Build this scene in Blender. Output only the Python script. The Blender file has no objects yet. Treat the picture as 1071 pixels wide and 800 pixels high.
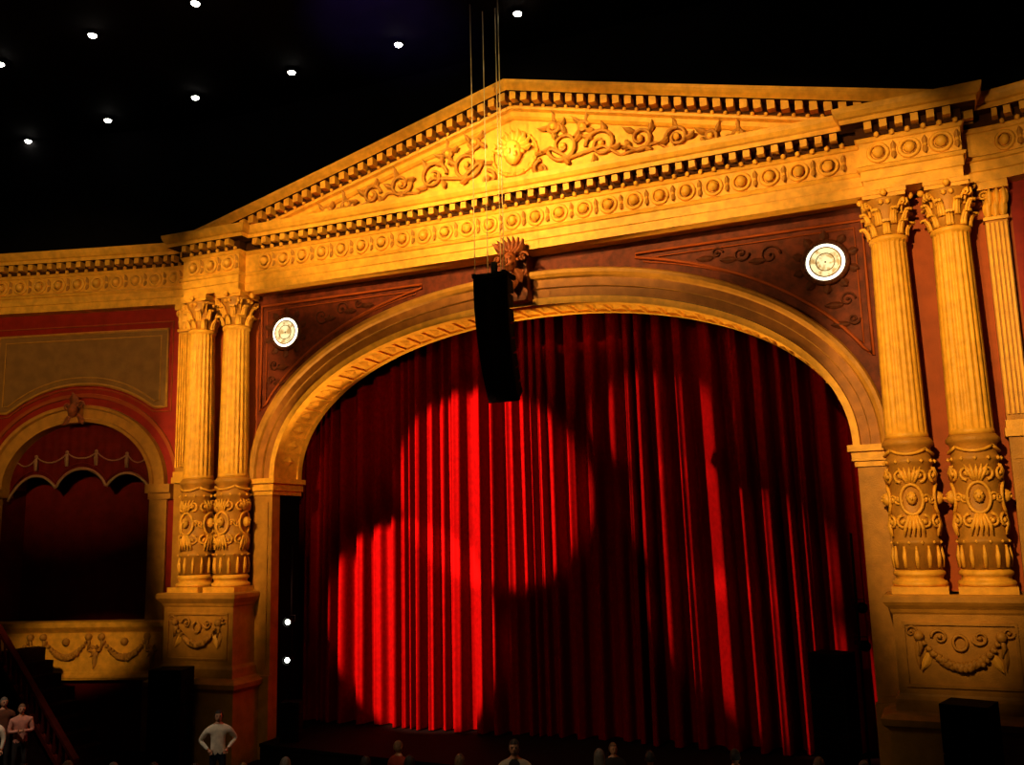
import bpy, math, random
from mathutils import Vector, Matrix
random.seed(4)
S=bpy.context.scene
COL=S.collection
pi=math.pi
# ---------------------------------------------------------------- materials
def mat(name,col,rough=.5,metal=0,var=.15,nscale=6,bump=.15,bscale=40,emis=None,estr=0,spec=.5,sheen=0,col2=None):
    m=bpy.data.materials.new(name);m.use_nodes=True
    nt=m.node_tree;b=nt.nodes['Principled BSDF']
    tc=nt.nodes.new('ShaderNodeTexCoord')
    n=nt.nodes.new('ShaderNodeTexNoise');n.inputs['Scale'].default_value=nscale;n.inputs['Detail'].default_value=5
    nt.links.new(tc.outputs['Object'],n.inputs['Vector'])
    r=nt.nodes.new('ShaderNodeValToRGB')
    c2=col2 or tuple(c*(1-var*2) for c in col)
    r.color_ramp.elements[0].position=.35;r.color_ramp.elements[1].position=.65
    r.color_ramp.elements[0].color=(*c2,1);r.color_ramp.elements[1].color=(*col,1)
    nt.links.new(n.outputs['Fac'],r.inputs['Fac']);nt.links.new(r.outputs['Color'],b.inputs['Base Color'])
    b.inputs['Roughness'].default_value=rough;b.inputs['Metallic'].default_value=metal
    b.inputs['Specular IOR Level'].default_value=spec
    if sheen: b.inputs['Sheen Weight'].default_value=sheen
    if bump:
        n2=nt.nodes.new('ShaderNodeTexNoise');n2.inputs['Scale'].default_value=bscale;n2.inputs['Detail'].default_value=3
        nt.links.new(tc.outputs['Object'],n2.inputs['Vector'])
        bp=nt.nodes.new('ShaderNodeBump');bp.inputs['Strength'].default_value=bump;bp.inputs['Distance'].default_value=.03
        nt.links.new(n2.outputs['Fac'],bp.inputs['Height']);nt.links.new(bp.outputs['Normal'],b.inputs['Normal'])
    if emis:
        b.inputs['Emission Color'].default_value=(*emis,1);b.inputs['Emission Strength'].default_value=estr
    return m
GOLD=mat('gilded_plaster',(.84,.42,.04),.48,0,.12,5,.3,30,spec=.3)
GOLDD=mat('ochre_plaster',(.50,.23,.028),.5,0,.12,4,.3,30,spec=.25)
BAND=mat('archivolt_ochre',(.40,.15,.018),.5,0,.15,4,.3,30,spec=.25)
GAP=mat('painted_recess_shade',(.07,.022,.005),.7,0,.15,6,.2,30,spec=.1)  # shadow of the dentil gaps put into the base colour
TERRA=mat('terracotta_paint',(.36,.075,.010),.6,0,.1,3,.15,30,spec=.2)
BROWN=mat('spandrel_brown',(.18,.032,.008),.6,0,.25,5,.3,20,spec=.2)
FOL=mat('spandrel_foliage',(.115,.028,.008),.6,0,.2,9,.3,30,spec=.2)
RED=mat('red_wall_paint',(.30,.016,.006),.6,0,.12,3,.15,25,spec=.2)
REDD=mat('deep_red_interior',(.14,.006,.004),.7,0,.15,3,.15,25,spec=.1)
OLIVE=mat('olive_panel_paint',(.27,.13,.032),.6,0,.1,3,.15,25,spec=.2)
MASK=mat('reddish_sculpture',(.30,.075,.014),.5,0,.25,10,.4,40,spec=.3)
BLACK=mat('black_masking_cloth',(.003,.003,.003),.9,0,.1,5,.1,30,spec=.03)
CEILM=mat('black_ceiling_paint',(.0035,.003,.0035),.9,0,.2,2,.1,10,spec=.05)
CURT=mat('red_velvet',(.20,.0010,.0010),.85,0,.12,9,.1,60,sheen=0,spec=.04)
SPKM=mat('speaker_black',(.004,.0035,.0035),.7,0,.1,8,.2,90,spec=.06)
GRILL=mat('speaker_grille',(.0025,.002,.002),.7,0,.2,60,.8,120,spec=.05)
STEEL=mat('steel_cable',(.6,.45,.2),.4,.3,.1,8,.0)
FLOORM=mat('dark_carpet_floor',(.014,.003,.002),.8,0,.2,4,.2,50,spec=.05)
STAIRM=mat('stair_dark_red_wood',(.07,.006,.004),.6,0,.2,6,.1,30,spec=.1)
STAGEM=mat('stage_boards',(.008,.004,.003),.7,0,.2,4,.2,50,spec=.1)
CREAM=mat('cream_fringe',(.34,.18,.08),.6,0,.1,20,.2,60)
LAMP=mat('lamp_glow',(1,.95,.85),.4,0,.02,5,0,10,(1,.93,.8),40)
STAGEL=mat('stage_lamp_glow',(1,.95,.85),.4,0,.02,5,0,10,(.95,1,.85),10)
def medglass():
    m=bpy.data.materials.new('medallion_glass');m.use_nodes=True;nt=m.node_tree;b=nt.nodes['Principled BSDF']
    tc=nt.nodes.new('ShaderNodeTexCoord')
    v=nt.nodes.new('ShaderNodeTexNoise');v.inputs['Scale'].default_value=7;v.inputs['Detail'].default_value=2
    nt.links.new(tc.outputs['Object'],v.inputs['Vector'])
    r=nt.nodes.new('ShaderNodeValToRGB');r.color_ramp.elements[0].position=.38;r.color_ramp.elements[1].position=.52
    r.color_ramp.elements[0].color=(.55,.34,.12,1);r.color_ramp.elements[1].color=(.95,.86,.45,1)
    nt.links.new(v.outputs['Fac'],r.inputs['Fac']);nt.links.new(r.outputs['Color'],b.inputs['Emission Color'])
    b.inputs['Base Color'].default_value=(.3,.25,.15,1);b.inputs['Emission Strength'].default_value=1.0
    return m
MEDG=medglass()
MEDR=mat('medallion_rim_glow',(.6,.6,.5),.4,0,.02,5,0,10,(1,.98,.70),2.4)
# ---------------------------------------------------------------- plan mapping (concave facade, wings turn to the house)
K=.0016
N=2300;STEP=.01
X=[0];Y=[0];TH=[0]
for i in range(1,N+1):
    u=i*STEP
    th=-math.atan(2*K*min(u,11))
    s=min(max((u-10.7)/.7,0),1); s=s*s*(3-2*s)
    th-= s*math.radians(13)
    if u>11.4: th-=math.radians(.35)*(u-11.4)
    X.append(X[-1]+STEP*math.cos(th));Y.append(Y[-1]+STEP*math.sin(th));TH.append(th)
def M(u,w,z):
    a=abs(u)/STEP;i=min(int(a),N-1);f=a-i
    x=X[i]+(X[i+1]-X[i])*f;y=Y[i]+(Y[i+1]-Y[i])*f;th=TH[i]+(TH[i+1]-TH[i])*f
    sx=1 if u>=0 else -1
    nx,ny=math.sin(th),-math.cos(th)
    return (sx*(x+nx*w),y+ny*w,z)
ID=lambda x,y,z:(x,y,z)
class MB:
    def __init__(s,name,mats,mp=M):
        s.n=name;s.m=mats;s.v=[];s.f=[];s.mi=[];s.sm=[];s.mp=mp
    def V(s,p): s.v.append(s.mp(*p));return len(s.v)-1
    def F(s,ix,m=0,sm=False): s.f.append(ix);s.mi.append(m);s.sm.append(sm)
    def box(s,u0,u1,w0,w1,z0,z1,m=0,seg=None):
        if u0>u1:u0,u1=u1,u0
        seg=seg or max(1,int((u1-u0)/1.0))
        rows=[]
        for i in range(seg+1):
            u=u0+(u1-u0)*i/seg
            rows.append([s.V((u,w0,z0)),s.V((u,w1,z0)),s.V((u,w1,z1)),s.V((u,w0,z1))])
        for a,b in zip(rows,rows[1:]):
            for j in range(4): s.F([a[j],b[j],b[(j+1)%4],a[(j+1)%4]],m)
        s.F(rows[0][::1],m);s.F(rows[-1][::-1],m)
    def grid(s,P,m=0,sm=False,cu=False,cv=False):
        R=[[s.V(p) for p in r] for r in P]
        n=len(R);k=len(R[0])
        for i in range(n if cu else n-1):
            for j in range(k if cv else k-1):
                s.F([R[i][j],R[(i+1)%n][j],R[(i+1)%n][(j+1)%k],R[i][(j+1)%k]],m,sm)
        return R
    def lathe(s,c,prof,n=24,m=0,fl=0,fd=.0,sm=True,fr=None):
        P=[]
        nn=fl*4 if fl else n
        for r,z in prof:
            row=[]
            for i in range(nn):
                a=2*pi*i/nn
                rr=r
                if fl and (fr is None or fr[0]<=z<=fr[1]): rr=r*(1-fd*(0,.75,1,.75)[i%4])
                row.append((c[0]+rr*math.sin(a),c[1]+rr*math.cos(a),z))
            P.append(row)
        R=s.grid(P,m,sm,False,True)
        s.F(R[-1],m)
        s.F(R[0][::-1],m)
    def sph(s,c,r,m=0,n=8,sc=(1,1,1)):
        P=[]
        for i in range(n//2+1):
            ph=pi*i/(n//2);rr=max(math.sin(ph),.02)
            P.append([(c[0]+r*sc[0]*rr*math.cos(2*pi*j/n),c[1]+r*sc[1]*rr*math.sin(2*pi*j/n),c[2]+r*sc[2]*math.cos(ph)) for j in range(n)])
        s.grid(P,m,True,False,True)
    def tube(s,pts,r,m=0,n=6,closed=False,cap=True):
        pts=[Vector(p) for p in pts];k=len(pts)
        rr=r if isinstance(r,(list,tuple)) else [r]*k
        P=[];prev=None
        for i in range(k):
            if closed:t=pts[(i+1)%k]-pts[i-1]
            else:t=pts[min(i+1,k-1)]-pts[max(i-1,0)]
            if t.length<1e-6:t=Vector((0,0,1))
            t.normalize()
            if prev is None:
                prev=t.orthogonal().normalized()
            a=(prev-t*prev.dot(t))
            if a.length<1e-5:a=t.orthogonal()
            a.normalize();prev=a;b=t.cross(a)
            P.append([tuple(pts[i]+(a*math.cos(2*pi*j/n)+b*math.sin(2*pi*j/n))*rr[i]) for j in range(n)])
        R=s.grid(P,m,True,closed,True)
        if not closed and cap: s.F(R[0],m);s.F(R[-1][::-1],m)
    def spiral(s,cu,cz,w,r0,turns,dirn=1,a0=0,th=.04,m=0,n=22,map2=None,tail=None):
        pts=[];rad=[]
        for i in range(n):
            t=i/(n-1);a=a0+dirn*turns*2*pi*t;r=r0*(1-t)**.8+.01
            p=(cu+r*math.cos(a),w,cz+r*math.sin(a))
            if map2:p=map2(p)
            pts.append(p);rad.append(th*(1-.45*t))
        s.tube(pts,rad,m,5)
        e=pts[-1];s.sph(e,th*1.5,m,6)
    def leaf(s,c,ang,L,W,w,m=0,lift=.06):
        P=[]
        for i in range(6):
            t=i/5;wd=W*math.sin(pi*min(t*.92+.08,1))**.7*.5
            row=[]
            for j in (-1,-.5,0,.5,1):
                x=t*L;y=j*wd*(1+.15*math.sin(i*3))
                row.append((c[0]+x*math.cos(ang)-y*math.sin(ang),w+lift*(1-abs(j)*1.0)+lift*.8*t*t,c[1]+x*math.sin(ang)+y*math.cos(ang)))
            P.append(row)
        s.grid(P,m,True)
    def festoon(s,u0,u1,z,drop,w,r=.06,m=0,n=17):
        for i in range(n):
            t=i/(n-1);u=u0+(u1-u0)*t;zz=z-drop*4*t*(1-t);rr=r*(.55+.75*math.sin(pi*t))
            s.sph((u+random.uniform(-.01,.01),w,zz),rr,m,6)
            s.sph((u+rr*.5,w+rr*.5,zz+rr*random.uniform(-.6,.6)),rr*.6,m,6)
        for u in (u0,u1):
            s.sph((u,w,z+.02),r*1.3,m,8)
            s.tube([(u,w,z),(u+.03,w,z-.18),(u-.02,w,z-.36)],[r*.5,r*.6,r*.25],m,5)
    def ringel(s,cu,cz,w,ru,rz,th,m=0,n=28,mp=None):
        pts=[(cu+ru*math.cos(2*pi*i/n),w,cz+rz*math.sin(2*pi*i/n)) for i in range(n)]
        if mp:pts=[mp(p) for p in pts]
        s.tube(pts,th,m,6,True)
    def sweep(s,path,prof,m=0,closed=False):
        n=len(path);dirs=[]
        for i in range(n-1):
            d=Vector((path[i+1][0]-path[i][0],path[i+1][1]-path[i][1])).normalized();dirs.append(d)
        P=[]
        for i in range(n):
            a=dirs[max(i-1,0)];b=dirs[min(i,n-2)]
            na=Vector((-a.y,a.x));nb=Vector((-b.y,b.x))
            q=na+nb;q=q/ (q.length_squared/2) if q.length>1e-6 else na
            P.append([(path[i][0]+q.x*o,path[i][1]+q.y*o,z) for o,z in prof])
        s.grid(P,m)
    def done(s,parent=None,loc=None,rot=None):
        me=bpy.data.meshes.new(s.n);me.from_pydata(s.v,[],s.f)
        for m in s.m:me.materials.append(m)
        me.polygons.foreach_set('material_index',s.mi);me.polygons.foreach_set('use_smooth',s.sm)
        me.update()
        import bmesh
        bm=bmesh.new();bm.from_mesh(me);bmesh.ops.recalc_face_normals(bm,faces=bm.faces[:]);bm.to_mesh(me);bm.free()
        o=bpy.data.objects.new(s.n,me);COL.objects.link(o)
        if parent:o.parent=parent
        if loc:o.location=loc
        if rot:o.rotation_euler=rot
        return o
def empty(name,loc=(0,0,0)):
    e=bpy.data.objects.new(name,None);COL.objects.link(e);e.location=loc;e.empty_display_size=.3;return e
def lin(a,b,n): return [a+(b-a)*i/n for i in range(n+1)]
# ---------------------------------------------------------------- constants
ZF=-1.4; ZS=-.8; ZI=6.05; ZC=11.37; ZT=13.14; ZCEIL=17.2; ZTIER=-.78
AI=7.67; RI=4.07; AW=.72; WM=.66; WW=.38
CA=8.7; CB=9.91
# ---------------------------------------------------------------- back wall with arch opening
def archz(u,a,r,z0): 
    t=max(0,1-(abs(u)/a)**2.12)
    return z0+r*t**(1/2.12)
b=MB('wall_back',[BROWN,TERRA,GOLDD,CEILM,RED,BLACK,REDD])
us=[-AI*math.cos(pi*i/96) for i in range(97)]
b.grid([[(u,0,archz(u,AI,RI,ZI)),(u,0,ZC+.3)] for u in us],0)
for sg in (-1,1):
    b.grid([[(sg*u,0,ZI),(sg*u,0,ZC+.3)] for u in (AI,8.32)],0)
    b.grid([[(sg*u,0,ZF),(sg*u,0,ZI)] for u in (AI,8.32)],2)
    b.grid([[(sg*u,0,ZF),(sg*u,0,ZC+.3)] for u in lin(8.32,11.1,8)],1)
    cu=14.25;ai=2.35;ri=1.95
    b.grid([[(sg*u,0,ZF),(sg*u,0,ZC+.3)] for u in lin(11.1,cu-ai,3)],4)
    b.grid([[(sg*u,0,ZF),(sg*u,0,ZC+.3)] for u in lin(cu+ai,22,8)],4)
    aa=[cu-ai*math.cos(pi*i/40) for i in range(41)]
    def az(u): return ZI+ri*math.sqrt(max(0,1-((u-cu)/ai)**2))
    b.grid([[(sg*u,0,az(u)),(sg*u,0,ZC+.3)] for u in aa],4)
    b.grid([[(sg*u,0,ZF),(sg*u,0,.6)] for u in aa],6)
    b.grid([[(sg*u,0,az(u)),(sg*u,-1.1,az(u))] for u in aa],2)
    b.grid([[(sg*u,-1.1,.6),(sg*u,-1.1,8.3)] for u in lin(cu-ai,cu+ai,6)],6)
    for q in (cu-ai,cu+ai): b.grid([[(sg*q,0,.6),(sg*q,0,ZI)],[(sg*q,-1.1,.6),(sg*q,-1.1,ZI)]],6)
b.grid([[(u,-.05,ZC+.3),(u,-.05,ZCEIL)] for u in lin(-22,22,60)],3)
b.done()
# ---------------------------------------------------------------- proscenium arch
b=MB('proscenium_arch',[GOLD,GOLDD,BLACK,BROWN,BAND])
def apt(t,o,w):
    c,s_=math.cos(t),math.sin(t)
    e=2/2.12
    a=AI+o;r=RI+o*1.12
    return ((a)*math.copysign(abs(c)**e,c),w,ZI+r*abs(s_)**e)
ts=[pi*i/110 for i in range(111)]
prof=[(0,0,0),(0,.14,0),(.09,.15,0),(.11,.09,1),(.30,.10,4),(.32,.17,1),(.50,.18,4),(.53,.26,1),(.60,.31,1),(.68,.30,1),(.72,.22,1),(.73,0,1)]
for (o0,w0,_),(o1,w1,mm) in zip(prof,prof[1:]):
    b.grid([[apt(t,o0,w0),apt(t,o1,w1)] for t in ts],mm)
b.grid([[apt(t,0,0),apt(t,0,-1.2)] for t in ts],0)
b.grid([[apt(t,0,-1.2),apt(t,.9,-1.2)] for t in ts],2)
for (w0,w1) in ((.14,-.14),(-1.0,-1.2)):
    b.grid([[apt(t,0,w0),apt(t,-.06,w0),apt(t,-.06,w1),apt(t,0,w1)] for t in ts],0)
prev=apt(0,0,0);marks=[0];acc=0
for i in range(1,1201):
    t=pi*i/1200;p=apt(t,0,0);acc+=math.dist(p,prev);prev=p
    if acc>=.46:marks.append(t);acc=0
for t0,t1 in zip(marks,marks[1:]):
    d=(t1-t0)
    tt=[t0,t0+d*.12]
    b.grid([[apt(t,0,-.12),apt(t,-.06,-.12),apt(t,-.06,-1.02),apt(t,0,-1.02)] for t in tt],0)
    b.grid([[apt(tt[0],0,-.12),apt(tt[0],0,-1.02)],[apt(tt[0],-.06,-.12),apt(tt[0],-.06,-1.02)]],0)
    b.grid([[apt(tt[1],0,-.12),apt(tt[1],0,-1.02)],[apt(tt[1],-.06,-.12),apt(tt[1],-.06,-1.02)]],0)
    A_=[apt(t0+d*.25,-.01,-.57),apt((t0+t1)/2+d*.06,-.01,-.25),apt(t1-d*.13,-.01,-.57),apt((t0+t1)/2+d*.06,-.01,-.89)]
    top=b.V(apt((t0+t1)/2+d*.06,-.09,-.57));ix=[b.V(p) for p in A_]
    for j in range(4): b.F([ix[j],ix[(j+1)%4],top],0)
for sg in (-1,1):
    for (z0,z1,e) in ((5.60,5.72,.05),(5.72,5.92,.10),(5.92,6.06,.17)):
        b.box(sg*(AI-e),sg*8.34,-1.2-e*.3,.10+e,z0,z1,0)
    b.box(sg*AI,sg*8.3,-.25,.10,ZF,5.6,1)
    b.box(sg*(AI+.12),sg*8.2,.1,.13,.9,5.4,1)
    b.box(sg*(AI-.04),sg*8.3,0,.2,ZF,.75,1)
    b.box(sg*(AI-.0),sg*(AI+.35),-1.2,-.25,ZF,5.6,2)
b.done()
# ---------------------------------------------------------------- spandrel panels and medallion lamps
for sg in (-1,1):
    b=MB('spandrel_panel',[GOLDD,FOL,TERRA])
    def aoff(u,o): return archz(u,AI+o,RI+o*1.12,ZI)
    ua,ub=2.6,8.18
    arc=[]
    for i in range(31):
        u=ua+(ub-ua)*i/30
        z=aoff(u,.98)
        if z<10.98 and (z>8.2 or u<8.1): arc.append((sg*u,.03,max(z,8.0)))
    pts=arc+[(sg*ub,.03,8.0),(sg*ub,.03,9.5),(sg*ub,.03,11.05),(sg*6,.03,11.05)]
    pts.append((arc[0][0],.03,11.05))
    b.tube(pts,.04,2,5,True)
    cx=sum(p[0] for p in pts)/len(pts);cz=sum(p[2] for p in pts)/len(pts)
    b.tube([(cx+(p[0]-cx)*.93,.02,cz+(p[2]-cz)*.86) for p in pts],.02,2,5,True)
    mu,mz=sg*7.35,10.2
    for k in range(10):
        a=k*2*pi/10+.3
        b.leaf((mu+.5*math.cos(a),mz+.5*math.sin(a)),a,.24,.20,.02,1,.04)
    for (cu_,cz_,r,d) in ((6.15,10.55,.24,1),(5.5,10.68,.18,-1),(4.95,10.78,.13,1),(7.75,9.3,.16,1),(7.85,8.85,.12,-1)):
        b.spiral(sg*cu_,cz_,.03,r,1.3,d*sg,0,.028,1)
        b.leaf((sg*(cu_-.1),cz_-.1),pi if sg>0 else 0,.4,.16,.02,1,.04)
    b.done()
    b=MB('medallion_lamp',[FOL,MEDR,MEDG,GOLDD])
    def disc(rad,w,m,n=36,rin=0):
        b.grid([[(mu+rin*math.cos(2*pi*i/n),w,mz+rin*math.sin(2*pi*i/n)),(mu+rad*math.cos(2*pi*i/n),w,mz+rad*math.sin(2*pi*i/n))] for i in range(n)],m,False,True)
    b.ringel(mu,mz,.04,.48,.48,.06,0,36)
    for k in range(18):
        a=2*pi*k/18;b.sph((mu+.48*math.cos(a),.07,mz+.48*math.sin(a)),.05,0,6)
    disc(.42,.06,1,36,.34);disc(.34,.065,2,36,.02)
    b.ringel(mu,mz,.075,.34,.34,.015,3,36)
    b.ringel(mu,mz,.075,.20,.20,.010,3,30)
    b.done()
# ---------------------------------------------------------------- keystone mask
b=MB('keystone_mask_sculpture',[MASK,TERRA])
b.box(-.26,.26,0,.45,10.15,11.35,0)
kz=11.05
def kp(x,w,z): return (x*.82,w,kz+(z-kz)*.86)
b.mp=lambda u,w,z: M(*kp(u,w,z))
b.sph((0,.92,11.05),.27,0,14,(.85,.8,1.15))
b.sph((0,1.13,11.0),.06,0,8,(.7,1,1.4))
for s_ in (-1,1):
    b.sph((s_*.1,1.12,11.1),.045,0,8);b.sph((s_*.12,1.08,10.95),.07,0,8)
    b.sph((s_*.26,.92,11.08),.06,0,6)
    b.leaf((s_*.12,10.85),-pi/2-s_*-.5,.55,.26,.82,0,.1)
    b.leaf((s_*.15,11.25),pi/2-s_*.7,.5,.3,.82,0,.12)
    b.spiral(s_*.42,11.15,.88,.15,1.2,s_,0,.045,0)
    b.spiral(s_*.34,10.72,.80,.12,1.2,-s_,0,.04,0)
b.sph((0,1.1,10.88),.05,0,8,(1.6,.7,.6))
for k in range(-3,4):
    b.leaf((k*.06,11.25),pi/2-k*.25,.5,.2,.88,0,.12)
    b.sph((k*.085,1.05,11.33-abs(k)*.03),.06,0,6)
b.leaf((0,10.8),-pi/2,.6,.34,.7,0,.12)
b.done()
# ---------------------------------------------------------------- entablature
def path_full():
    p=[(u,WW) for u in lin(-22,-10.25,40)]
    p+=[(u,.95) for u in lin(-10.25,-8.32,3)]
    p+=[(u,WM) for u in lin(-8.32,8.32,34)]
    p+=[(u,.95) for u in lin(8.32,10.25,3)]
    p+=[(u,WW) for u in lin(10.25,22,40)]
    return p
def fw(u):
    a=abs(u)
    return .95 if 8.32<a<10.25 else (WM if a<=8.32 else WW)
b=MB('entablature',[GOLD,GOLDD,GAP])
P=path_full()
prof=[(-1.2,ZC),(0,ZC),(0,11.58),(.03,11.60),(.03,11.80),(.07,11.82),(.10,11.88),(.04,11.92),(.02,11.93),
      (.02,12.42),(.05,12.44),(.08,12.50),(.10,12.52)]
b.sweep(P,prof,0)
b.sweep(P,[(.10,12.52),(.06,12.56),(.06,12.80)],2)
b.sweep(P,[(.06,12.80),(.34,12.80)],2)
b.sweep(P,[(.34,12.80),(.36,12.80),(.36,12.90),(.41,12.93),(.46,13.02),(.48,13.10),(.48,ZT),(-1.5,ZT+.02)],0)
def runs():
    for a,c in ((-21.5,-10.85),(-10.2,-8.37),(-7.95,7.95),(8.37,10.2),(10.85,21.5)):
        yield a,c
for a,c in runs():
    w=fw((a+c)/2)
    n=max(1,round((c-a)/.31));d=(c-a)/n
    for i in range(n):
        u=a+d*(i+.5)
        b.box(u-.075,u+.075,w+.05,w+.30,12.63,12.80,0,1)
        b.sph((u+d/2,w+.12,12.55),.065,0,6)
    n=max(1,round((c-a)/.64));d=(c-a)/n
    for i in range(n):
        u=a+d*(i+.5)
        b.ringel(u,12.17,w+.03,.19,.19,.046,0,18)
        b.sph((u,w+.06,12.17),.125,0,10,(1,1,1))
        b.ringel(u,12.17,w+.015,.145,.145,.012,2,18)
        b.leaf((u+d/2,12.17),pi/2,.2,.12,w+.02,1,.06);b.leaf((u+d/2,12.17),-pi/2,.2,.12,w+.02,1,.06)
        b.sph((u+d/2,w+.04,12.17),.05,0,6)
for sg in (-1,1):
    for k in range(2):
        w=.45+k*.28
        b.box(sg*10.33,sg*10.55,w-.08,w+.08,12.63,12.80,0,1)
b.done()
# ---------------------------------------------------------------- pediment
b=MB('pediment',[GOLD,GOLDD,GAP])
LP=10.5;ZA=15.85
def zr(u): return ZT-.0+ (ZA-ZT)*(1-abs(u)/LP)
us=lin(-LP,LP,60)
def rake(prof,m): b.grid([[(u,w,max(zr(u)+dz,ZT-.05)) for w,dz in prof] for u in us],m)
rake([(-.05,-.02),(1.05,0),(1.05,-.08),(1.0,-.15),(.92,-.22),(.90,-.24)],0)
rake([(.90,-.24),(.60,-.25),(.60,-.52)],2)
rake([(.60,-.52),(.64,-.56),(.62,-.62),(.52,-.66),(.52,-.78),(.46,-.84),(.40,-.86)],0)
b.grid([[(u,.40,ZT-.02),(u,.40,max(zr(u)-.84,ZT-.02))] for u in us],0)
b.grid([[(u,-.06,ZT-.02),(u,-.06,zr(u))] for u in us],1)
n=62
for i in range(n):
    u=-LP+1.1+(2*LP-2.2)*(i+.5)/n
    z=zr(u)
    if abs(u)<.12 or z-.5<ZT: continue
    b.box(u-.085,u+.085,.58,.84,z-.45,z-.23,0,1)
    b.sph((u+.16,.65,zr(u+.16)-.52),.055,0,6)
w=.42
b.sph((0,.56,14.05),.30,0,14,(.85,.7,1.1));b.sph((0,.82,14.0),.07,0,8,(.7,.8,1.3))
for s_ in (-1,1):
    b.sph((s_*.11,.76,14.12),.05,0,6);b.sph((s_*.12,.72,13.95),.08,0,6);b.sph((s_*.27,.55,14.05),.07,0,6)
for k in range(9):
    a=pi*k/8;b.leaf((.22*math.cos(a),14.15+.2*math.sin(a)),a,.32,.18,.5,0,.1)
for k in range(16):
    a=2*pi*k/16;b.sph((.62*math.cos(a),.45,14.05+.62*math.sin(a)*.9),.07,0,6)
b.ringel(0,14.05,.43,.62,.56,.05,0,32)
for s_ in (-1,1):
    b.spiral(s_*.75,13.5,.5,.22,1.2,s_,pi/2,.06,1)
    for (cu,cz,r,d,a0) in ((1.35,14.0,.42,1,pi),(2.35,13.85,.40,-1,pi),(3.35,13.80,.33,1,pi),(4.25,13.65,.27,-1,pi),(5.05,13.5,.19,1,pi),(5.7,13.4,.12,-1,pi),(1.1,14.55,.16,-1,0),(1.9,14.4,.14,1,0)):
        aa0=a0 if s_>0 else pi-a0
        b.spiral(s_*cu,cz,w+.07,r,1.55,d*s_,aa0,.056,1,30)
        for kk in range(4):
            an=kk*1.7+cu; b.leaf((s_*cu+r*.75*math.cos(an),cz+r*.75*math.sin(an)),an+.6*s_,.28,.16,w+.03,1,.12)
        b.sph((s_*cu,w+.08,cz),.085,0,8)
    pts=[(s_*(.6+.45*i),w+.05,13.9-.06*i+.16*math.sin(i*2.1)) for i in range(12)]
    b.tube(pts,[.06-.0028*i for i in range(12)],1,5)
b.done()
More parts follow.
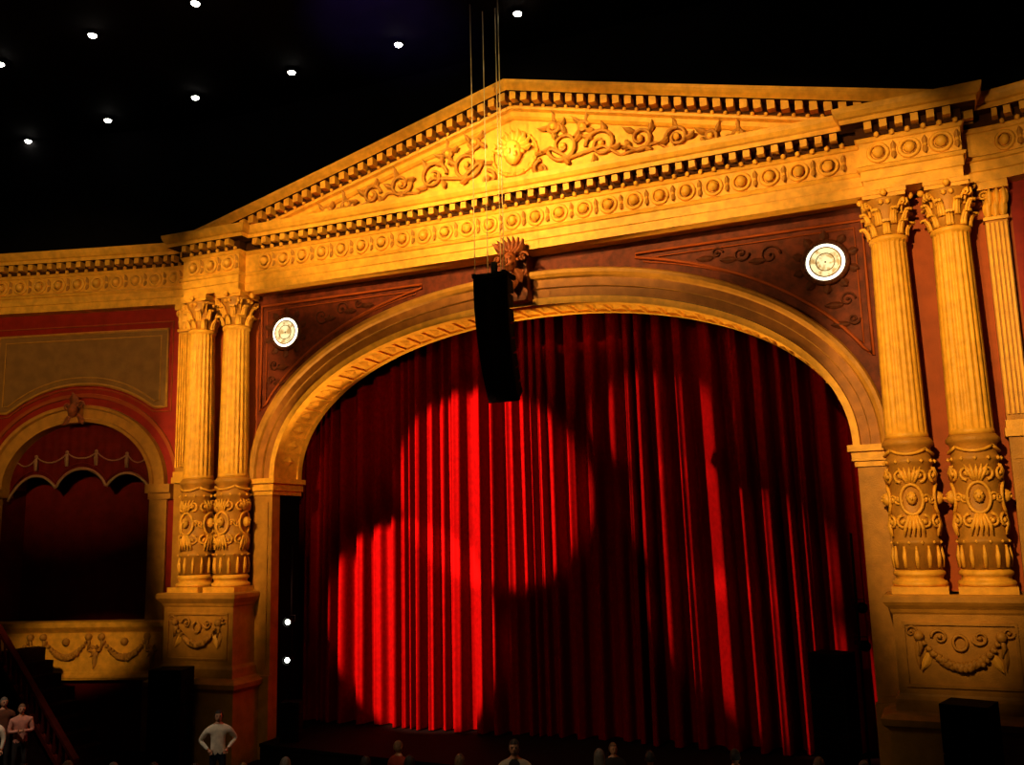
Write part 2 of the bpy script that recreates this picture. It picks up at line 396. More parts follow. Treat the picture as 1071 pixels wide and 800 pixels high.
# ---------------------------------------------------------------- columns
def column(cu,cw=.5):
    b=MB('corinthian_column',[GOLD,GOLDD])
    b.box(cu-.52,cu+.52,cw-.52,cw+.52,3.0,3.14,0,1)
    b.lathe((cu,cw),[(.50,3.14),(.53,3.19),(.50,3.24),(.46,3.25),(.44,3.29),(.46,3.34),(.49,3.36),(.49,3.41),(.46,3.44),(.44,3.46)],28)
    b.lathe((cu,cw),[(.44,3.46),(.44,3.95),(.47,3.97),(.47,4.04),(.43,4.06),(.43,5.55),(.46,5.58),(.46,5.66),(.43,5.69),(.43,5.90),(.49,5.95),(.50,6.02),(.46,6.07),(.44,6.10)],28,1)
    def dm(p):
        th=p[0]/.43;R=.43+p[1];return (cu+R*math.sin(th),cw+R*math.cos(th),p[2])
    C=2*pi*.43
    for k in range(4):
        x=C*k/4
        b.ringel(x,4.85,.03,.20,.30,.035,0,20,dm)
        b.sph(dm((x,.05,4.88)),.12,0,8,(.9,.9,1.15));b.sph(dm((x,.15,4.86)),.035,0,6)
        b.sph(dm((x-.045,.14,4.93)),.025,0,5);b.sph(dm((x+.045,.14,4.93)),.025,0,5)
        for s_ in (-1,1):
            b.spiral(x+s_*.17,5.33,.03,.13,1.2,s_,-pi/2,.035,0,14,dm)
            b.spiral(x+s_*.19,4.40,.03,.13,1.2,-s_,pi/2,.035,0,14,dm)
            b.spiral(x+s_*.27,4.85,.015,.09,1.1,s_,0,.03,0,12,dm)
        for kk in (-2,-1,0,1,2):
            b.tube([dm((x+kk*.03,.02,5.18)),dm((x+kk*.07,.05,5.36)),dm((x+kk*.1,.03,5.5))],[.03,.045,.015],0,5)
            b.tube([dm((x+kk*.03,.02,4.55)),dm((x+kk*.07,.05,4.32)),dm((x+kk*.09,.03,4.12))],[.03,.045,.015],0,5)
        b.tube([dm((x+(i/8-.5)*C/4,.03,5.86-.10*4*(i/8)*(1-i/8))) for i in range(9)],.035,0,5)
    for k in range(12):
        x=C*k/12
        b.tube([dm((x,.01,3.5)),dm((x,.03,3.72)),dm((x,.02,3.93))],[.045,.05,.02],0,5)
        b.sph(dm((x,.05,5.62)),.045,0,5);b.sph(dm((x+C/24,.05,4.0)),.035,0,5)
    pr=[(.42,6.10),(.42,6.16),(.415,6.2)]+[(.415-.055*t**1.3,6.22+4.02*t) for t in lin(0,1,8)]+[(.36,10.28),(.385,10.30),(.395,10.34),(.385,10.38),(.35,10.40)]
    b.lathe((cu,cw),pr,28,0,20,.12,True,(6.21,10.25))
    b.lathe((cu,cw),[(.34,10.38),(.34,10.7),(.37,10.95),(.44,11.15),(.46,11.2)],24,1)
    for tier,(z0,h,n,off) in enumerate(((10.40,.34,8,0),(10.62,.40,8,.5))):
        for k in range(n):
            a=2*pi*(k+off)/n
            for dx in (-1,0,1):
                pts=[];rad=[]
                for i in range(6):
                    t=i/5;rr=.36+.03*t+.15*t**3 +(.02 if dx==0 else 0)
                    aa=a+dx*.13*(1-.35*t)
                    zz=z0+h*(t if t<.85 else .85-(t-.85)*.6)
                    pts.append((cu+rr*math.sin(aa),cw+rr*math.cos(aa),zz));rad.append(.045*(1-.3*t))
                b.tube(pts,rad,0,5)
    for k in range(4):
        a=pi/4+k*pi/2
        for s_ in (-1,1):
            pts=[]
            for i in range(14):
                t=i/13
                if t<.4: rr=.38+.14*(t/.4)**2;zz=10.85+.27*(t/.4)
                else:
                    q=(t-.4)/.6;an=pi/2-q*2.6*pi;r2=.085*(1-q*.8);rr=.52+.0+r2*math.cos(an);zz=11.06+r2*math.sin(an)
                ab=a+s_*.16*(1-min(t/.4,1)*.55)
                pts.append((cu+rr*math.sin(ab),cw+rr*math.cos(ab),zz))
            b.tube(pts,.032,0,5)
        a2=k*pi/2
        for s_ in (-1,1):
            b.sph((cu+.44*math.sin(a2+s_*.16),cw+.44*math.cos(a2+s_*.16),11.1),.06,0,6)
        b.sph((cu+.5*math.sin(a2),cw+.5*math.cos(a2),11.28),.075,0,8)
    for (z0,z1,e) in ((11.20,11.28,.0),(11.28,11.37,.03)):
        ring=[]
        for k in range(4):
            for i in range(7):
                t=i/7;a=pi/4+k*pi/2+t*pi/2
                r=(.60+e)-.20*math.sin(pi*t)**.8
                ring.append((r*math.sin(a),r*math.cos(a)))
        R=b.grid([[(cu+x,cw+y,z) for x,y in ring] for z in (z0,z1)],0,False,False,True)
        b.F(R[0],0);b.F(R[1],0)
    b.done()
for s_ in (-1,1):
    for c in (CA,CB): column(s_*c)
# ---------------------------------------------------------------- pedestals
for sg in (-1,1):
    b=MB('column_pedestal',[GOLD,GOLDD])
    def pedpath(u0,u1,w): return [(u0,-.0),(u0,w),((u0+u1)/2,w),(u1,w),(u1,0)]
    u0,u1=(8.16,10.48) if sg>0 else (-10.48,-8.16)
    pp=pedpath(u0,u1,1.05)
    b.sweep(pp,[(.22,ZF),(.22,.45),(.26,.5),(.34,.56),(.36,.68),(.22,.76),(.08,.80),(.08,1.02),(.02,1.08),(0,1.12),(0,2.62),(.03,2.66),(.05,2.72),(.12,2.80),(.16,2.86),(.16,2.96),(.12,3.0),(-.9,3.0)],1)
    b.box(u0,u1,0,.9,2.9,3.0,0)
    w=1.06
    for (a,c,z0,z1) in ((u0+.15,u1-.15,2.42,2.47),(u0+.15,u1-.15,1.25,1.30)): b.box(a,c,w-.02,w+.035,z0,z1,1)
    for a in (u0+.15,u1-.2): b.box(a,a+.05,w-.02,w+.035,1.25,2.47,1,1)
    cu=(u0+u1)/2
    b.festoon(cu-.72,cu+.72,2.2,.55,w+.06,.08,1,19)
    b.ringel(cu,2.1,w+.05,.12,.14,.03,1)
    for s_ in (-1,1):
        b.spiral(cu+s_*.35,2.2,w+.04,.14,1.3,s_,pi,.03,1);b.leaf((cu+s_*.5,1.95),-pi/2+s_*.5,.45,.16,w,0,.05)
        b.leaf((cu+s_*.75,2.15),-pi/2,.55,.14,w,1,.05)
        b.spiral(cu+s_*.85,2.3,w+.04,.1,1.2,-s_,0,.025,1)
    b.done()
# ---------------------------------------------------------------- wings
for sg in (-1,1):
    b=MB('wing_pilaster',[GOLD,GOLDD])
    def pil(u,wd=.26):
        u0,u1=sorted((sg*(u-wd),sg*(u+wd)))
        b.box(u0,u1,0,.22,ZF,5.6,1,1)
        b.box(u0,u1,0,.24,5.6,6.05,1,1)
        for k in range(5):
            a=u0+(u1-u0)*(k+.5)/5;b.box(a-.025,a+.025,.2,.26,6.5,10.5,0,1)
        b.box(u0,u1,0,.21,6.05,11.3,1,1)
        b.box(u0-.06,u1+.06,0,.30,6.05,6.22,0,1);b.box(u0-.03,u1+.03,0,.27,6.22,6.38,0,1)
        b.box(u0-.03,u1+.03,0,.28,10.55,10.62,0,1);b.box(u0-.09,u1+.09,0,.36,11.2,11.37,0,1)
        for k in range(3):
            a=u0+(u1-u0)*(k+.5)/3
            b.leaf((a,10.62),pi/2,.38,.2,.24,0,.08);b.leaf((a+.05,10.85),pi/2,.36,.2,.26,0,.1)
        b.spiral(u0+.02,11.08,.3,.1,1.3,1,0,.03,0,14);b.spiral(u1-.02,11.08,.3,.1,1.3,-1,pi,.03,0,14)
    pil(10.80,.22);pil(17.9);
    b.done()
    cu=14.25;ai=2.35;ri=1.95
    b=MB('box_arch',[GOLD,GOLDD,RED,OLIVE,TERRA,MASK])
    tt=lin(0,pi,44)
    def q(t,o,w): return (sg*(cu+(ai+o)*math.cos(t)),w,ZI+(ri+o)*math.sin(t))
    for (o0,w0,o1,w1,m) in ((0,0,0,.12,1),(0,.12,.10,.13,1),(.10,.13,.12,.07,1),(.12,.07,.38,.08,1),(.38,.08,.41,.17,1),(.41,.17,.50,.19,1),(.50,.19,.52,0,1),(.74,0,.75,.05,4),(.75,.05,.86,.05,4),(.86,.05,.87,0,4)):
        b.grid([[q(t,o0,w0),q(t,o1,w1)] for t in tt],m)
    for s2 in (-1,1):
        a=cu+s2*ai;c=cu+s2*(ai+.72)
        b.box(sg*a,sg*c,-.4,.16,5.62,5.80,1);b.box(sg*(a-s2*.06),sg*c,-.4,.24,5.80,6.05,1)
        b.box(sg*a,sg*(a+s2*.55),0,.08,ZF,5.62,1)
    b.box(sg*(cu-.16),sg*(cu+.16),.1,.32,7.95,8.62,1,1)
    b.sph((sg*cu,.42,8.3),.17,5,8,(1,.8,1.3));b.leaf((sg*cu,8.4),pi/2,.45,.3,.34,5,.1)
    for s2 in (-1,1): b.spiral(sg*cu+s2*.2,8.45,.36,.12,1.2,s2,0,.04,5);b.leaf((sg*cu+s2*.1,8.2),-pi/2+s2*.6,.4,.2,.3,5)
    def zb(u): 
        x=(abs(u)-cu)/(ai+1.15)
        return max(8.35,ZI+(ri+1.15)*math.sqrt(max(0,1-x*x)))
    p0,p1=cu-2.75,cu+2.75
    P=[(sg*u,.03,zb(u)) for u in lin(p0,p1,30)]
    b.grid([[(p[0],.03,p[2]),(p[0],.03,10.72)] for p in P],3)
    b.tube(P+[(sg*p1,.03,10.72),(sg*cu,.03,10.72),(sg*p0,.03,10.72)],.05,1,5,True)
    P2=[(sg*u,.035,zb(u)+.2) for u in lin(p0+.22,p1-.22,30)]
    b.tube(P2+[(sg*(p1-.22),.035,10.52),(sg*cu,.035,10.52),(sg*(p0+.22),.035,10.52)],.026,1,5,True)
    Po=[(sg*u,.02,max(8.05,zb(u)-.13)) for u in lin(p0-.15,p1+.15,30)]
    b.tube(Po+[(sg*(p1+.15),.02,10.95),(sg*cu,.02,10.95),(sg*(p0-.15),.02,10.95)],.025,4,5,True)
    b.done()
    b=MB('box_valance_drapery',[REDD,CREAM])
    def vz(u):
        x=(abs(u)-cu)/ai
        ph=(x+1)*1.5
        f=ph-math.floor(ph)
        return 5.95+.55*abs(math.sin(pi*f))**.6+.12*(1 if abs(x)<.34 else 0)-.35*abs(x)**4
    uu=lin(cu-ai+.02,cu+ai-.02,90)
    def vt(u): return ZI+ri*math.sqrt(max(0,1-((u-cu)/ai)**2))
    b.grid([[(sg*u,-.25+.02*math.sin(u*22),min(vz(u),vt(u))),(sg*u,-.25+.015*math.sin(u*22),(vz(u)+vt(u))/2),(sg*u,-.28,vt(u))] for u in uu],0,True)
    b.tube([(sg*u,-.2,min(vz(u),vt(u)-.02)) for u in uu],.045,1,5)
    b.tube([(sg*u,-.2,min(vz(u)+.16,vt(u)-.02)) for u in uu],.018,0,5)
    for k,x in enumerate((-.62,-.2,.2,.62)):
        u=cu+x*ai
        b.tube([(sg*u,-.17,7.15-.25*abs(x)),(sg*u,-.15,6.98-.25*abs(x)),(sg*u,-.17,6.75-.25*abs(x))],[.02,.06,.045],1,6)
        b.sph((sg*u,-.16,7.17-.25*abs(x)),.06,1,6)
    for x0_,x1_ in ((-.9,-.62),(-.62,-.2),(-.2,.2),(.2,.62),(.62,.9)):
        pts=[]
        for i in range(9):
            t=i/8;x=x0_+(x1_-x0_)*t
            z=7.15-.25*abs(x)-.22*4*t*(1-t)
            pts.append((sg*(cu+x*ai),-.18,min(z,vt(cu+x*ai)-.04)))
        b.tube(pts,.02,1,5)
    b.done()
    b=MB('box_parapet',[GOLD,GOLDD])
    u0,u1=sorted((sg*11.04,sg*17.5))
    pa=[(u,.12) for u in lin(u0,u1,10)]
    b.sweep(pa,[(-.3,.55),(.12,.55),(.14,.62),(.05,.70),(0,.78),(0,1.85),(.04,1.9),(.10,1.95),(.16,2.02),(.17,2.14),(.1,2.18),(-.35,2.18),(-.35,.55)],0)
    for c in (12.45,14.25,16.05):
        b.festoon(sg*c-.7,sg*c+.7,1.72,.55,.17,.085,1,17)
        b.sph((sg*(c),.15,1.6),.12,1,8)
    for c in (11.6,13.35,15.15,16.9):
        for kk in range(6):
            a=kk*pi/3;b.leaf((sg*c,1.35),a,.2,.12,.14,1,.07)
        b.sph((sg*c,.18,1.35),.06,0,8)
        b.leaf((sg*c,1.3),-pi/2,.45,.16,.13,1)
    b.done()
# ---------------------------------------------------------------- floor, ceiling, stage
b=MB('floor',[FLOORM],ID);b.box(-24,24,-30,9,ZF-.2,ZF,0,1);b.done()
b=MB('ceiling',[CEILM],ID);b.box(-24,24,-30,9,ZCEIL,ZCEIL+.2,0,1);b.done()
b=MB('stage_platform',[STAGEM,BLACK],ID)
n=28
top=[(-7.3+14.6*i/n,-1.0-.5*math.sin(pi*i/n),0) for i in range(n+1)]
b.grid([[(x,y,ZF),(x,y,ZS-.08),(x,y-.04,ZS-.08),(x,y-.04,ZS),(x,1.25,ZS)] for x,y,_ in top],0)
b.done()
b=MB('stage_deck',[STAGEM],ID);b.box(-12,12,1.25,5.98,ZF,ZS,0,1);b.done()
b=MB('wall_stage_rear',[BLACK],ID);b.box(-12,12,6,6.2,ZF,14,0,1);b.done()
b=MB('seating_tier',[FLOORM],ID)
def ty(x): return -6.9+.42*(x-0)+.01*x*x if x<5 else -4.55-.1*(x-5)
b.grid([[(x,ty(x)+1.0,ZF),(x,ty(x)+1.0,ZTIER),(x,-22,ZTIER)] for x in lin(-8,12,40)],0)
b.done()
# ---------------------------------------------------------------- curtain
b=MB('stage_curtain',[CURT],ID)
x0,x1=-8.6,8.6;nx=1100;rows=14
ph=[0]
for i in range(nx):
    xx=x0+(x1-x0)*i/nx
    base=.46 if xx<0.5 else .46+.14*min((xx-.5)/2.5,1)
    ph.append(ph[-1]+(x1-x0)/nx*2*pi/(base+.16*math.sin(xx*1.9)+.12*math.sin(xx*4.7+1)))
R=[]
for j in range(rows+1):
    t=j/rows;z=ZS+.03+t*12.0
    row=[]
    for i in range(nx+1):
        x=x0+(x1-x0)*i/nx
        side=min(max((x-.5)/2.5,0),1)
        amp=.21+.09*side+.07*math.sin(x*2.7+.6)+.05*math.sin(x*6.1)
        k=(1.1-.35*t)
        sn=math.sin(ph[i]);fl=math.tanh(2.4*sn)/math.tanh(2.4)
        y=1.85+amp*k*fl+.03*k*math.sin(ph[i]*2.37+t*.8)+.10*math.sin(x*.9+1)
        xs=x+.06*(1-t)*math.sin(x*1.3+2)+(.16*(1-t))*side
        row.append((xs,y,z))
    R.append(row)
b.grid(R,0,True)
b.done()
b=MB('black_border_drape',[BLACK],ID)
b.grid([[(x,1.27+.05*math.sin(x*9),10.25+.0*x),(x,1.27+.05*math.sin(x*9),13)] for x in lin(-9,9,160)],0,True);b.done()
# ---------------------------------------------------------------- line array
e=empty('hanging_speaker_array',(.14,-2.45,10.05))
z=0;y=0
for k in range(8):
    tilt=math.radians(.5+k*4.0)
    c=MB('cabinet_%d'%(k+1),[SPKM,GRILL],ID)
    hw=.42-.008*k;h=.185;d=.46
    fr=[(-hw,0,-h),(hw,0,-h),(hw,0,h),(-hw,0,h)];bk=[(-hw*.92,d,-h*.72),(hw*.92,d,-h*.72),(hw*.92,d,h*.72),(-hw*.92,d,h*.72)]
    i1=[c.V(p) for p in fr];i2=[c.V(p) for p in bk]
    c.F(i1,0);c.F(i2[::-1],0)
    for j in range(4):c.F([i1[j],i1[(j+1)%4],i2[(j+1)%4],i2[j]],0)
    c.box(-hw+.04,hw-.04,-.02,0,-h+.02,h-.02,1,1)
    c.box(-.1,.1,-.03,-.015,-h+.03,h-.03,0,1)
    for s_ in (-1,1):
        c.box(s_*(hw),s_*(hw+.02),.02,.12,-h,h,0,1);c.ringel(s_*.24,0,-.02,.12,.12,.01,0,16)
    c.done(e,(0,y,z),(tilt,0,0))
    z-=.368*math.cos(tilt);y+=.368*math.sin(tilt)*.95
c=MB('flying_frame',[SPKM,STEEL],ID)
c.box(-.42,.42,-.02,.06,.2,.3,0,1);c.box(-.42,.42,.4,.48,.2,.3,0,1)
for s_ in (-1,1): c.box(s_*.38-.04,s_*.38+.04,-.1,.55,.2,.3,0,1)
for (x,yy) in ((-.38,0),(-.24,.42),(.10,.42),(.36,0)):
    c.tube([(x,yy,.28),(x,yy,ZCEIL-10.05)],.012,1,5)
c.box(-.06,.06,.2,.32,.3,.62,0,1)
c.done(e)
# ---------------------------------------------------------------- floor speaker stacks
def stack(x,y,z0,z1,w=.9,d=.8,rz=0,name='speaker_stack'):
    c=MB(name,[SPKM,GRILL],ID);n=3;h=(z1-z0)/n
    for k in range(n):
        a=z0+k*h
        c.box(-w/2,w/2,-d/2,d/2,a+.012,a+h-.012,0,1)
        c.box(-w/2+.05,w/2-.05,-d/2-.02,-d/2,a+.06,a+h-.06,1,1)
        c.ringel(0,a+h*.5,-d/2-.02,w*.33,w*.33,.015,0,20)
        for s_ in (-1,1): c.box(s_*w/2,s_*(w/2+.015),-.12,.12,a+h*.55,a+h*.68,0,1)
    for s_ in (-1,1):
        for t_ in (-1,1): c.box(s_*w*.4-.04,s_*w*.4+.04,t_*d*.4-.04,t_*d*.4+.04,z0,z0+.03,0,1)
    c.done(None,(x,y,0),(0,0,rz))
stack(-9.1,-2.3,ZF,1.2,.86,.75,.3);stack(9.3,-2.3,ZF,1.2,.80,.75,-.3)
stack(6.8,.2,ZS+.005,1.7,.75,.7,-.3);stack(-6.7,-.5,ZS+.005,.2,.5,.5,.4,'stage_monitor_speaker')
def boom(x,y,lamps,glow):
    c=MB('lighting_boom',[SPKM,STAGEL if glow else SPKM],ID)
    c.tube([(0,0,ZS),(0,0,4.2)],.03,0,8);c.lathe((0,0),[(.25,ZS),(.25,ZS+.05),(.04,ZS+.08)],16)
    for zl in lamps:
        c.tube([(0,0,zl),(0,-.12,zl)],.03,0,6)
        P=[[( r*math.cos(2*pi*j/14),yy,zl+r*math.sin(2*pi*j/14)) for j in range(14)] for yy,r in ((.18,.06),(-.1,.1),(-.28,.12))]
        c.grid([[(p[0],p[1]-.12,p[2]) for p in r] for r in P],0,True,False,True)
        c.sph((0,-.34,zl),.07,1,10,(1,.5,1))
        c.tube([(-.14,-.15,zl),(-.14,-.1,zl+.16),(.14,-.1,zl+.16),(.14,-.15,zl)],.012,0,5)
    c.done(None,(x,y,0),(0,0,.35))
boom(-7.3,.25,(2.15,1.15),True);boom(7.35,.85,(2.6,1.8),False)
def dl(x,y):
    c=MB('ceiling_downlight',[SPKM,LAMP],ID)
    c.lathe((0,0),[(.12,0),(.14,-.03),(.12,-.06),(.13,-.07)],20)
    c.sph((0,0,-.06),.105,1,12,(1,1,.7))
    c.tube([(-.13,0,-.03),(-.16,0,.0)],.015,0,5)
    c.done(None,(x,y,ZCEIL),(0,0,0))
for k in range(8):
    dl(4.1-3.40*k,-1.68)
for k in range(8):
    dl(.55-3.33*k+3.33,-5.45)
# ---------------------------------------------------------------- people
SKIN=mat('skin',(.55,.27,.15),.55,0,.05,8,.05)
HAIRB=mat('hair_dark',(.02,.012,.008),.6,0,.2,30,.5,80)
HAIRL=mat('hair_fair',(.20,.10,.04),.6,0,.2,30,.5,80)
HAIRG=mat('hair_grey',(.18,.15,.12),.6,0,.2,30,.5,80)
def cloth(n,c): return mat('cloth_'+n,c,.8,0,.1,10,.3,60,spec=.2)
WHITE=cloth('white',(.75,.66,.5));NAVY=cloth('navy',(.015,.015,.03));CHAR=cloth('charcoal',(.03,.025,.025));PINK=cloth('pink',(.55,.25,.18));BRNC=cloth('brown',(.15,.06,.03));TEAL=cloth('green',(.08,.12,.05));GREYC=cloth('grey_linen',(.42,.33,.22))
def figure(name,loc,rz,top,bot,hair,sit=False,h=1.75,arms='down',jacket=None,longhair=False):
    e=empty(name,loc);e.rotation_euler=(0,0,rz);s=h/1.75
    V=[];E=[];Rr=[]
    def add(p,r,par=None):
        V.append(tuple(c*s for c in p));Rr.append(tuple(q*s for q in (r if isinstance(r,tuple) else (r,r))));i=len(V)-1
        if par is not None:E.append((par,i))
        return i
    hz=.50 if sit else .93
    y0=0
    pel=add((0,y0,hz),(.155,.12))
    wa=add((0,y0,hz+.18),(.15,.115),pel);ch=add((0,y0,hz+.38),(.19,.13),wa)
    ub=add((0,y0+.01,hz+.50),(.16,.10),ch);nk=add((0,y0,hz+.585),(.064,.064),ub);nt=add((0,y0-.015,hz+.645),(.058,.06),nk)
    wr=[]
    for sg in (-1,1):
        sh=add((sg*.20,y0,hz+.475),.078,ub)
        if arms=='hips': el=(sg*.37,.10,hz+.24);wp=(sg*.19,-.08,hz+.06)
        elif arms=='fold': el=(sg*.26,-.05,hz+.22);wp=(sg*.02,-.22,hz+.25)
        elif arms=='lap': el=(sg*.26,-.04,hz+.22);wp=(sg*.14,-.27,hz+.13)
        elif arms=='clasp': el=(sg*.29,-.02,hz+.22);wp=(sg*.05,-.20,hz+.08)
        else: el=(sg*.265,.02,hz+.21);wp=(sg*.26,-.06,hz-.03)
        ei=add(el,.056,sh);wi=add(wp,.034,ei);wr.append((sg,wp,el))
        if sit:
            hp=add((sg*.10,-.05,hz-.02),.088,pel);kn=add((sg*.13,-.43,hz),.062,hp);cf=add((sg*.13,-.44,.28),.055,kn);an=add((sg*.13,-.42,.09),.038,cf);to=add((sg*.14,-.60,.045),(.04,.03),an)
        else:
            hp=add((sg*.095,0,hz-.10),.092,pel);kn=add((sg*.11,-.01,.50),.062,hp);cf=add((sg*.115,.02,.33),.056,kn);an=add((sg*.12,.02,.09),.038,cf);to=add((sg*.14,-.17,.04),(.042,.03),an)
    me=bpy.data.meshes.new('tmp');me.from_pydata(V,E,[]);ob=bpy.data.objects.new('tmp',me);COL.objects.link(ob)
    md=ob.modifiers.new('s','SKIN')
    for i,v in enumerate(me.skin_vertices[0].data): v.radius=Rr[i];v.use_root=(i==0)
    md.use_smooth_shade=True
    ob.modifiers.new('ss','SUBSURF').levels=2
    bpy.context.view_layer.update()
    dg=bpy.context.evaluated_depsgraph_get();m2=bpy.data.meshes.new_from_object(ob.evaluated_get(dg));m2.name='body'
    bpy.data.objects.remove(ob)
    m2.materials.clear()
    for m in (top,bot,SKIN,CHAR,WHITE): m2.materials.append(m)
    for p in m2.polygons:
        c=p.center/s;z=c.z;k=0
        if z>hz+.575: k=2
        elif z<.10: k=3
        elif z<hz-.02 and not (abs(c.x)>.2 and z>hz-.1): k=1
        if sit and c.y<-.12 and z<hz+.1 : k=1 if z>.10 else 3
        for sg,wp,el in wr:
            w_=Vector(wp)
            if (c-w_).length<.05: k=2
        if jacket and k==0 and c.y<-.05 and abs(c.x)<.05 and z>hz+.12: k=3
        p.material_index=k;p.use_smooth=True
    bo=bpy.data.objects.new('body',m2);COL.objects.link(bo);bo.parent=e
    c=MB('head',[SKIN,hair,CHAR],ID)
    hzz=hz+.728
    P=[];n=18
    for i in range(15):
        phi=pi*i/14;zz=math.cos(phi);row=[]
        for j in range(n):
            a=2*pi*j/n;x=math.sin(a);y=-math.cos(a)
            r=math.sin(phi)
            wx=.080*(1-.20*max(0,-zz)**1.3);wy=.100*(1-.12*max(0,-zz))
            yy=y*wy*r-(.012 if zz<-.3 else 0)
            row.append((x*wx*r*s,(yy)*s,(hzz+zz*.120)*s))
        P.append(row)
    c.grid(P,0,True,False,True)
    c.sph((0,-.102*s,(hzz-.012)*s),.018*s,0,8,(.75,1.1,1.5));
    for sg in (-1,1):
        c.sph((sg*.03*s,-.090*s,(hzz+.012)*s),.011*s,2,8);c.sph((sg*.082*s,.005*s,(hzz-.01)*s),.022*s,0,8,(.4,.8,1.4))
        c.tube([(sg*.015*s,-.098*s,(hzz+.032)*s),(sg*.045*s,-.092*s,(hzz+.032)*s)],.005*s,1,5)
    c.tube([(-.024*s,-.092*s,(hzz-.056)*s),(0,-.098*s,(hzz-.058)*s),(.024*s,-.092*s,(hzz-.056)*s)],.006*s,2,5)
    P=[]
    for i in range(9):
        phi=pi*.60*i/8;row=[]
        for j in range(n):
            a=2*pi*j/n;x=math.sin(a);y=-math.cos(a)
            lim=phi if y>-.35 else min(phi,pi*.33)
            dz=math.cos(lim);r=math.sin(lim)
            row.append((x*.090*r*s,(y*.110*r+.006)*s,(hzz+dz*.132+.004)*s))
        P.append(row)
    c.grid(P,1,True,False,True)
    if longhair:
        c.grid([[(x*.092*s*math.sin(a),(.03+.085*math.cos(a)*.9)*s,(hzz+.03-t*.26)*s) for a in lin(-1.7,1.7,10)] for t,x in ((0,1),(.4,1.05),(.8,1.1),(1,.9))],1,True)
    c.done(e)
    for sg,wp,el in wr:
        c=MB('hand_'+('left' if sg>0 else 'right'),[SKIN],ID)
        w_=Vector(wp);d=(w_-Vector(el)).normalized();side=Vector((0,-1,0)).cross(d)
        if side.length<.2: side=Vector((1,0,0))
        side.normalize();nn=d.cross(side)
        c.tube([tuple((w_)*s),tuple((w_+d*.035)*s),tuple((w_+d*.085)*s)],[.024*s,.036*s,.034*s],0,8)
        for f,(o,l) in enumerate(((-.027,.062),(-.009,.072),(.009,.068),(.026,.052))):
            p0=w_+d*.08+side*o;p1=p0+d*l*.5+nn*.008;p2=p0+d*l*.85+nn*.028
            c.tube([tuple(p*s) for p in (p0,p1,p2)],[.010*s,.009*s,.007*s],0,6)
        p0=w_+d*.03+side*.03;c.tube([tuple(p*s) for p in (p0,p0+side*.025+d*.03,p0+side*.03+d*.06+nn*.01)],[.012*s,.010*s,.008*s],0,6)
        c.done(e)
    return e
def seat(x,y,z0,rz):
    c=MB('theatre_seat',[REDD,BRNC],ID)
    c.box(-.25,.25,-.25,.22,.28,.375,0,1)
    c.grid([[(-.25,.22,.36),(-.25,.27,.72)],[(-.1,.25,.36),(-.1,.30,.78)],[(.1,.25,.36),(.1,.30,.78)],[(.25,.22,.36),(.25,.27,.72)]],0,True)
    c.grid([[(-.25,.27,.34),(-.25,.33,.72)],[(-.1,.30,.34),(-.1,.36,.78)],[(.1,.30,.34),(.1,.36,.78)],[(.25,.27,.34),(.25,.33,.72)]],1,True)
    for s_ in (-1,1):
        c.box(s_*.25,s_*.31,-.2,.3,.0,.55,1,1);c.box(s_*.24,s_*.32,-.24,.3,.55,.58,1,1)
    c.done(None,(x,y,z0),(0,0,rz))
figure('man_in_jacket',(2.45,-7.0,ZTIER),.35,GREYC,CHAR,HAIRB,False,1.84,'clasp',True)
figure('man_in_white_shirt',(-6.45,-3.6,ZF),.7,WHITE,NAVY,HAIRB,False,1.88,'hips')
b=MB('side_landing',[FLOORM],ID);b.box(-13.5,-10.2,-7.2,-4.6,ZF,-.95,0,1);b.done()
figure('woman_in_pink_top',(-10.75,-5.3,-.95),.9,PINK,CHAR,HAIRL,False,1.66,'fold',None,True)
figure('woman_in_white_blouse',(-10.75,-6.0,-.95),.3,WHITE,BRNC,HAIRB,False,1.60,'down',None,True)
figure('man_in_brown_coat',(-11.6,-5.1,-.95),1.2,BRNC,CHAR,HAIRG,False,1.74,'down')
figure('man_in_red_sweater',(-1.1,-4.6,ZF),pi*.9,cloth('red_wool',(.3,.04,.02)),NAVY,HAIRL,False,1.74,'down')
figure('woman_in_dark_dress',(2.9,-3.2,ZF),.6,CHAR,CHAR,HAIRL,False,1.66,'down',None,True)
hc=[HAIRB,HAIRL,HAIRG,HAIRB];tc_=[CHAR,BRNC,NAVY,PINK,TEAL,GREYC]
k=0
for x in (-6.2,-5.4,-4.6,-3.9,-3.2,-2.4,-1.7,-.4,.3,1.1,3.3,4.1,5.5,6.9,7.6):
    y=ty(x)+.15
    rz=pi+(.35 if x<5 else -.05)
    seat(x,y,ZTIER,rz)
    figure('seated_spectator',(x,y,ZTIER),rz,tc_[k%6],CHAR,hc[k%4],True,1.72+random.uniform(0,.12),'lap',None,k%3==1);k+=1
# stair with raked balustrade at the left
b=MB('stair_balustrade',[STAIRM,FLOORM],ID)
pa=Vector((-13.7,-3.9,1.75));pb=Vector((-9.9,-4.45,-1.45));dd=(pb-pa);sd=Vector((dd.y,-dd.x,0)).normalized()*.08
def slab(off0,off1,m,wd):
    q=[]
    for p in (pa,pb):
        for o in (off0,off1):
            for s_ in (-1,1): q.append(b.V(tuple(p+Vector((0,0,o))+sd*s_*wd)))
    for f in ((0,1,3,2),(4,6,7,5),(0,2,6,4),(1,5,7,3),(2,3,7,6),(0,4,5,1)): b.F([q[i] for i in f],m)
slab(-.0,.15,0,.7);slab(.75,.85,0,1.0)
for i in range(15):
    p=pa+dd*(i+.5)/15;b.tube([tuple(p),tuple(p+Vector((0,0,.2))),tuple(p+Vector((0,0,.5))),tuple(p+Vector((0,0,.78)))],[.03,.06,.03,.04],0,6)
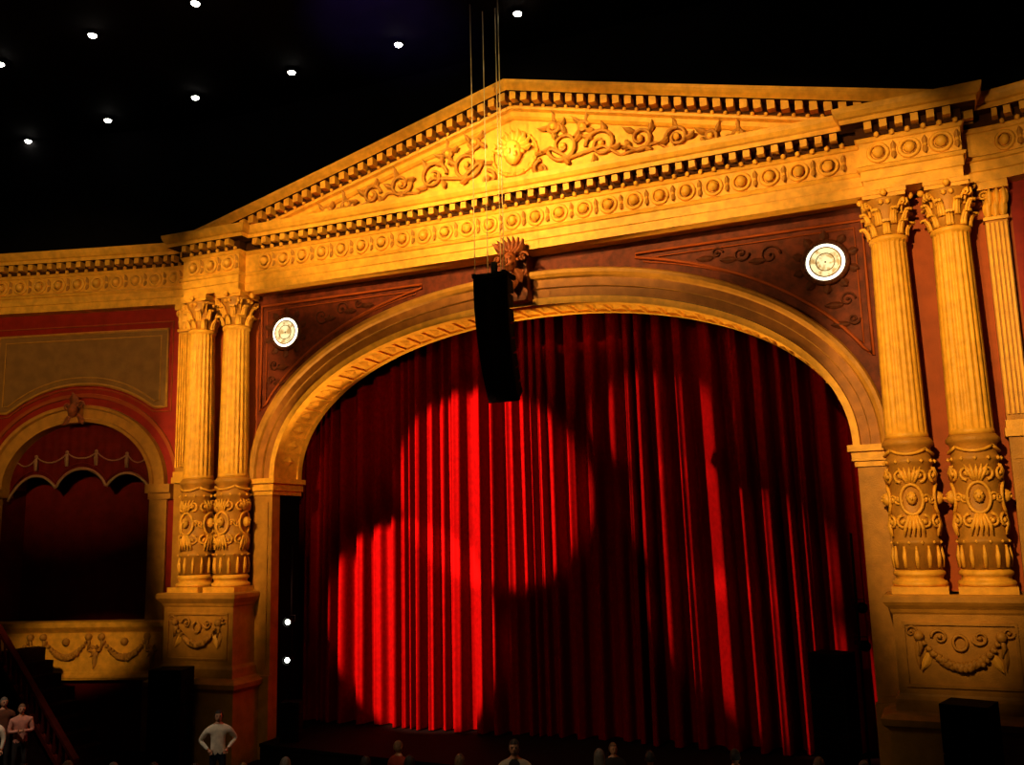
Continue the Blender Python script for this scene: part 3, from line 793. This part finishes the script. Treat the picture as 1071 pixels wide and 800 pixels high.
for i in range(10):
    p=pa+dd*i/10
    if p.z-.1>ZF+.1: b.box(p.x-.05,p.x+.45,p.y+.1,p.y+1.3,ZF,p.z-.1,1,1)
b.done()
c=MB('stand_lamp',[SPKM,STAGEL],ID)
c.lathe((0,0),[(.16,0),(.16,.03),(.02,.05)],16);c.tube([(0,0,.03),(0,0,1.06)],.012,0,6)
c.lathe((0,0),[(.07,1.02),(.05,1.14),(.02,1.16)],14);c.sph((0,-.02,1.03),.07,1,10)
c.done(None,(6.25,-4.35,ZTIER))
# ---------------------------------------------------------------- lights
def spot(name,loc,tgt,pw,ang,blend,col=(1,.78,.45),sc=(1,1,1),size=.25):
    l=bpy.data.lights.new(name,'SPOT');l.energy=pw;l.spot_size=math.radians(ang);l.spot_blend=blend;l.color=col;l.shadow_soft_size=size
    o=bpy.data.objects.new(name,l);COL.objects.link(o);o.location=loc
    d=Vector(tgt)-Vector(loc);o.rotation_euler=d.to_track_quat('-Z','Y').to_euler();o.scale=sc;return o
AMB=(1,.64,.22)
spot('spotlight_entablature',(-1,-17,14.5),(0,0,12.6),17000,66,.6,AMB,(1,.27,1))
spot('spotlight_pediment',(0,-17,13),(-.2,0,13.4),11500,24,.9,(1,.72,.27))
spot('spotlight_pediment_mask',(1,-16,9),(0,-.6,14.1),30000,2.2,.8,(1,.9,.6))
for sg in (-1,1):
    spot('spotlight_columns',(sg*6.0,-17,11.5),(sg*9.4,0,7.3),12500,42,.6,AMB,(.38,1,1))
    spot('spotlight_arch_side',(-sg*4,-13,12),(sg*6.2,0,8.8),2600,24,.7,AMB)
    spot('fill_arch_reveal',(-sg*5.5,-6.5,3.5),(sg*7.1,.5,8.0),3400,15,.8,AMB,(.6,1,1))  # added unseen lamp that lifts the soffit of the reveal
    spot('fill_soffit',(sg*3.2,-.35,ZS+.12),(sg*3.4,.6,9.9),4200,64,.6,AMB,(1,.2,1),.1)  # added lamp without a fixture, brightens the arch crown from below
spot('fill_facade_wash',(0,-20,9),(0,0,8),1000,70,.6,AMB)  # weak fill added over the whole facade
spot('spotlight_wing',(-4,-18,10),(-14.3,-1,9.7),6000,32,.7,AMB)
spot('spotlight_wing',(4,-18,10),(14.3,-1,9.7),6000,32,.7,AMB)
spot('spotlight_box_front',(-6,-14,8),(-13.8,-1,1.4),4200,17,.8,AMB,(1,.5,1))
WR=(1,.4,.28)
def pool(loc,tgt,r,pw,bl):
    d=(Vector(tgt)-Vector(loc)).length
    spot('spotlight_curtain',loc,tgt,pw,2*math.degrees(math.atan(r/d)),bl,WR,(1,1,1),.08)
pool((-9,-13,9),(-4.4,1.7,2.1),2.8,58000,.2)
pool((-8.5,-13,10),(-2.1,1.7,5.75),2.75,58000,.25)
for (x,z,r,p) in ((2.9,7.0,1.5,19000),(4.2,4.3,1.7,22000),(5.3,1.3,1.8,26000)):
    pool((-9,-7.5,11),(x,1.7,z),r,p,.6)
spot('fill_audience',(0,-14,15),(0,-5,ZF),1300,60,.8,(1,.8,.6))  # this and the next two: unseen fill lamps added to brighten the people
spot('fill_audience',(-8,-12,13),(-6.5,-3.8,ZF+1),1500,12,.8,(1,.8,.6))
spot('fill_audience',(-8,-12,13),(-11.2,-5.5,ZF+1),3200,14,.8,(1,.75,.55))
spot('spotlight_blue',(-2,-6,13),(-2.5,-3,17.2),2500,50,1,(.25,.1,1))
w=bpy.data.worlds.new('world');S.world=w;w.use_nodes=True
w.node_tree.nodes['Background'].inputs[0].default_value=(1,.5,.25,1);w.node_tree.nodes['Background'].inputs[1].default_value=.01
S.view_settings.view_transform='Standard'
S.view_settings.exposure=.12
S.view_settings.gamma=.92
# ---------------------------------------------------------------- camera (solved from the photograph)
cam=bpy.data.cameras.new('camera');co=bpy.data.objects.new('camera',cam);COL.objects.link(co)
yw,pt,rl,f=.4034,.1608,-.0251,969.97
Fv=Vector((-math.sin(yw)*math.cos(pt),math.cos(yw)*math.cos(pt),math.sin(pt)))
Rv=Vector((math.cos(yw),math.sin(yw),0));Uv=Rv.cross(Fv)
R2=Rv*math.cos(rl)+Uv*math.sin(rl);U2=-Rv*math.sin(rl)+Uv*math.cos(rl)
mm=Matrix.Identity(4)
for i in range(3): mm[i][0]=R2[i];mm[i][1]=U2[i];mm[i][2]=-Fv[i]
mm[0][3],mm[1][3],mm[2][3]=8.7231,-21.4129,4.3866
co.matrix_world=mm;cam.sensor_fit='HORIZONTAL';cam.sensor_width=36;cam.lens=36*f/1071;cam.clip_end=200
S.camera=co
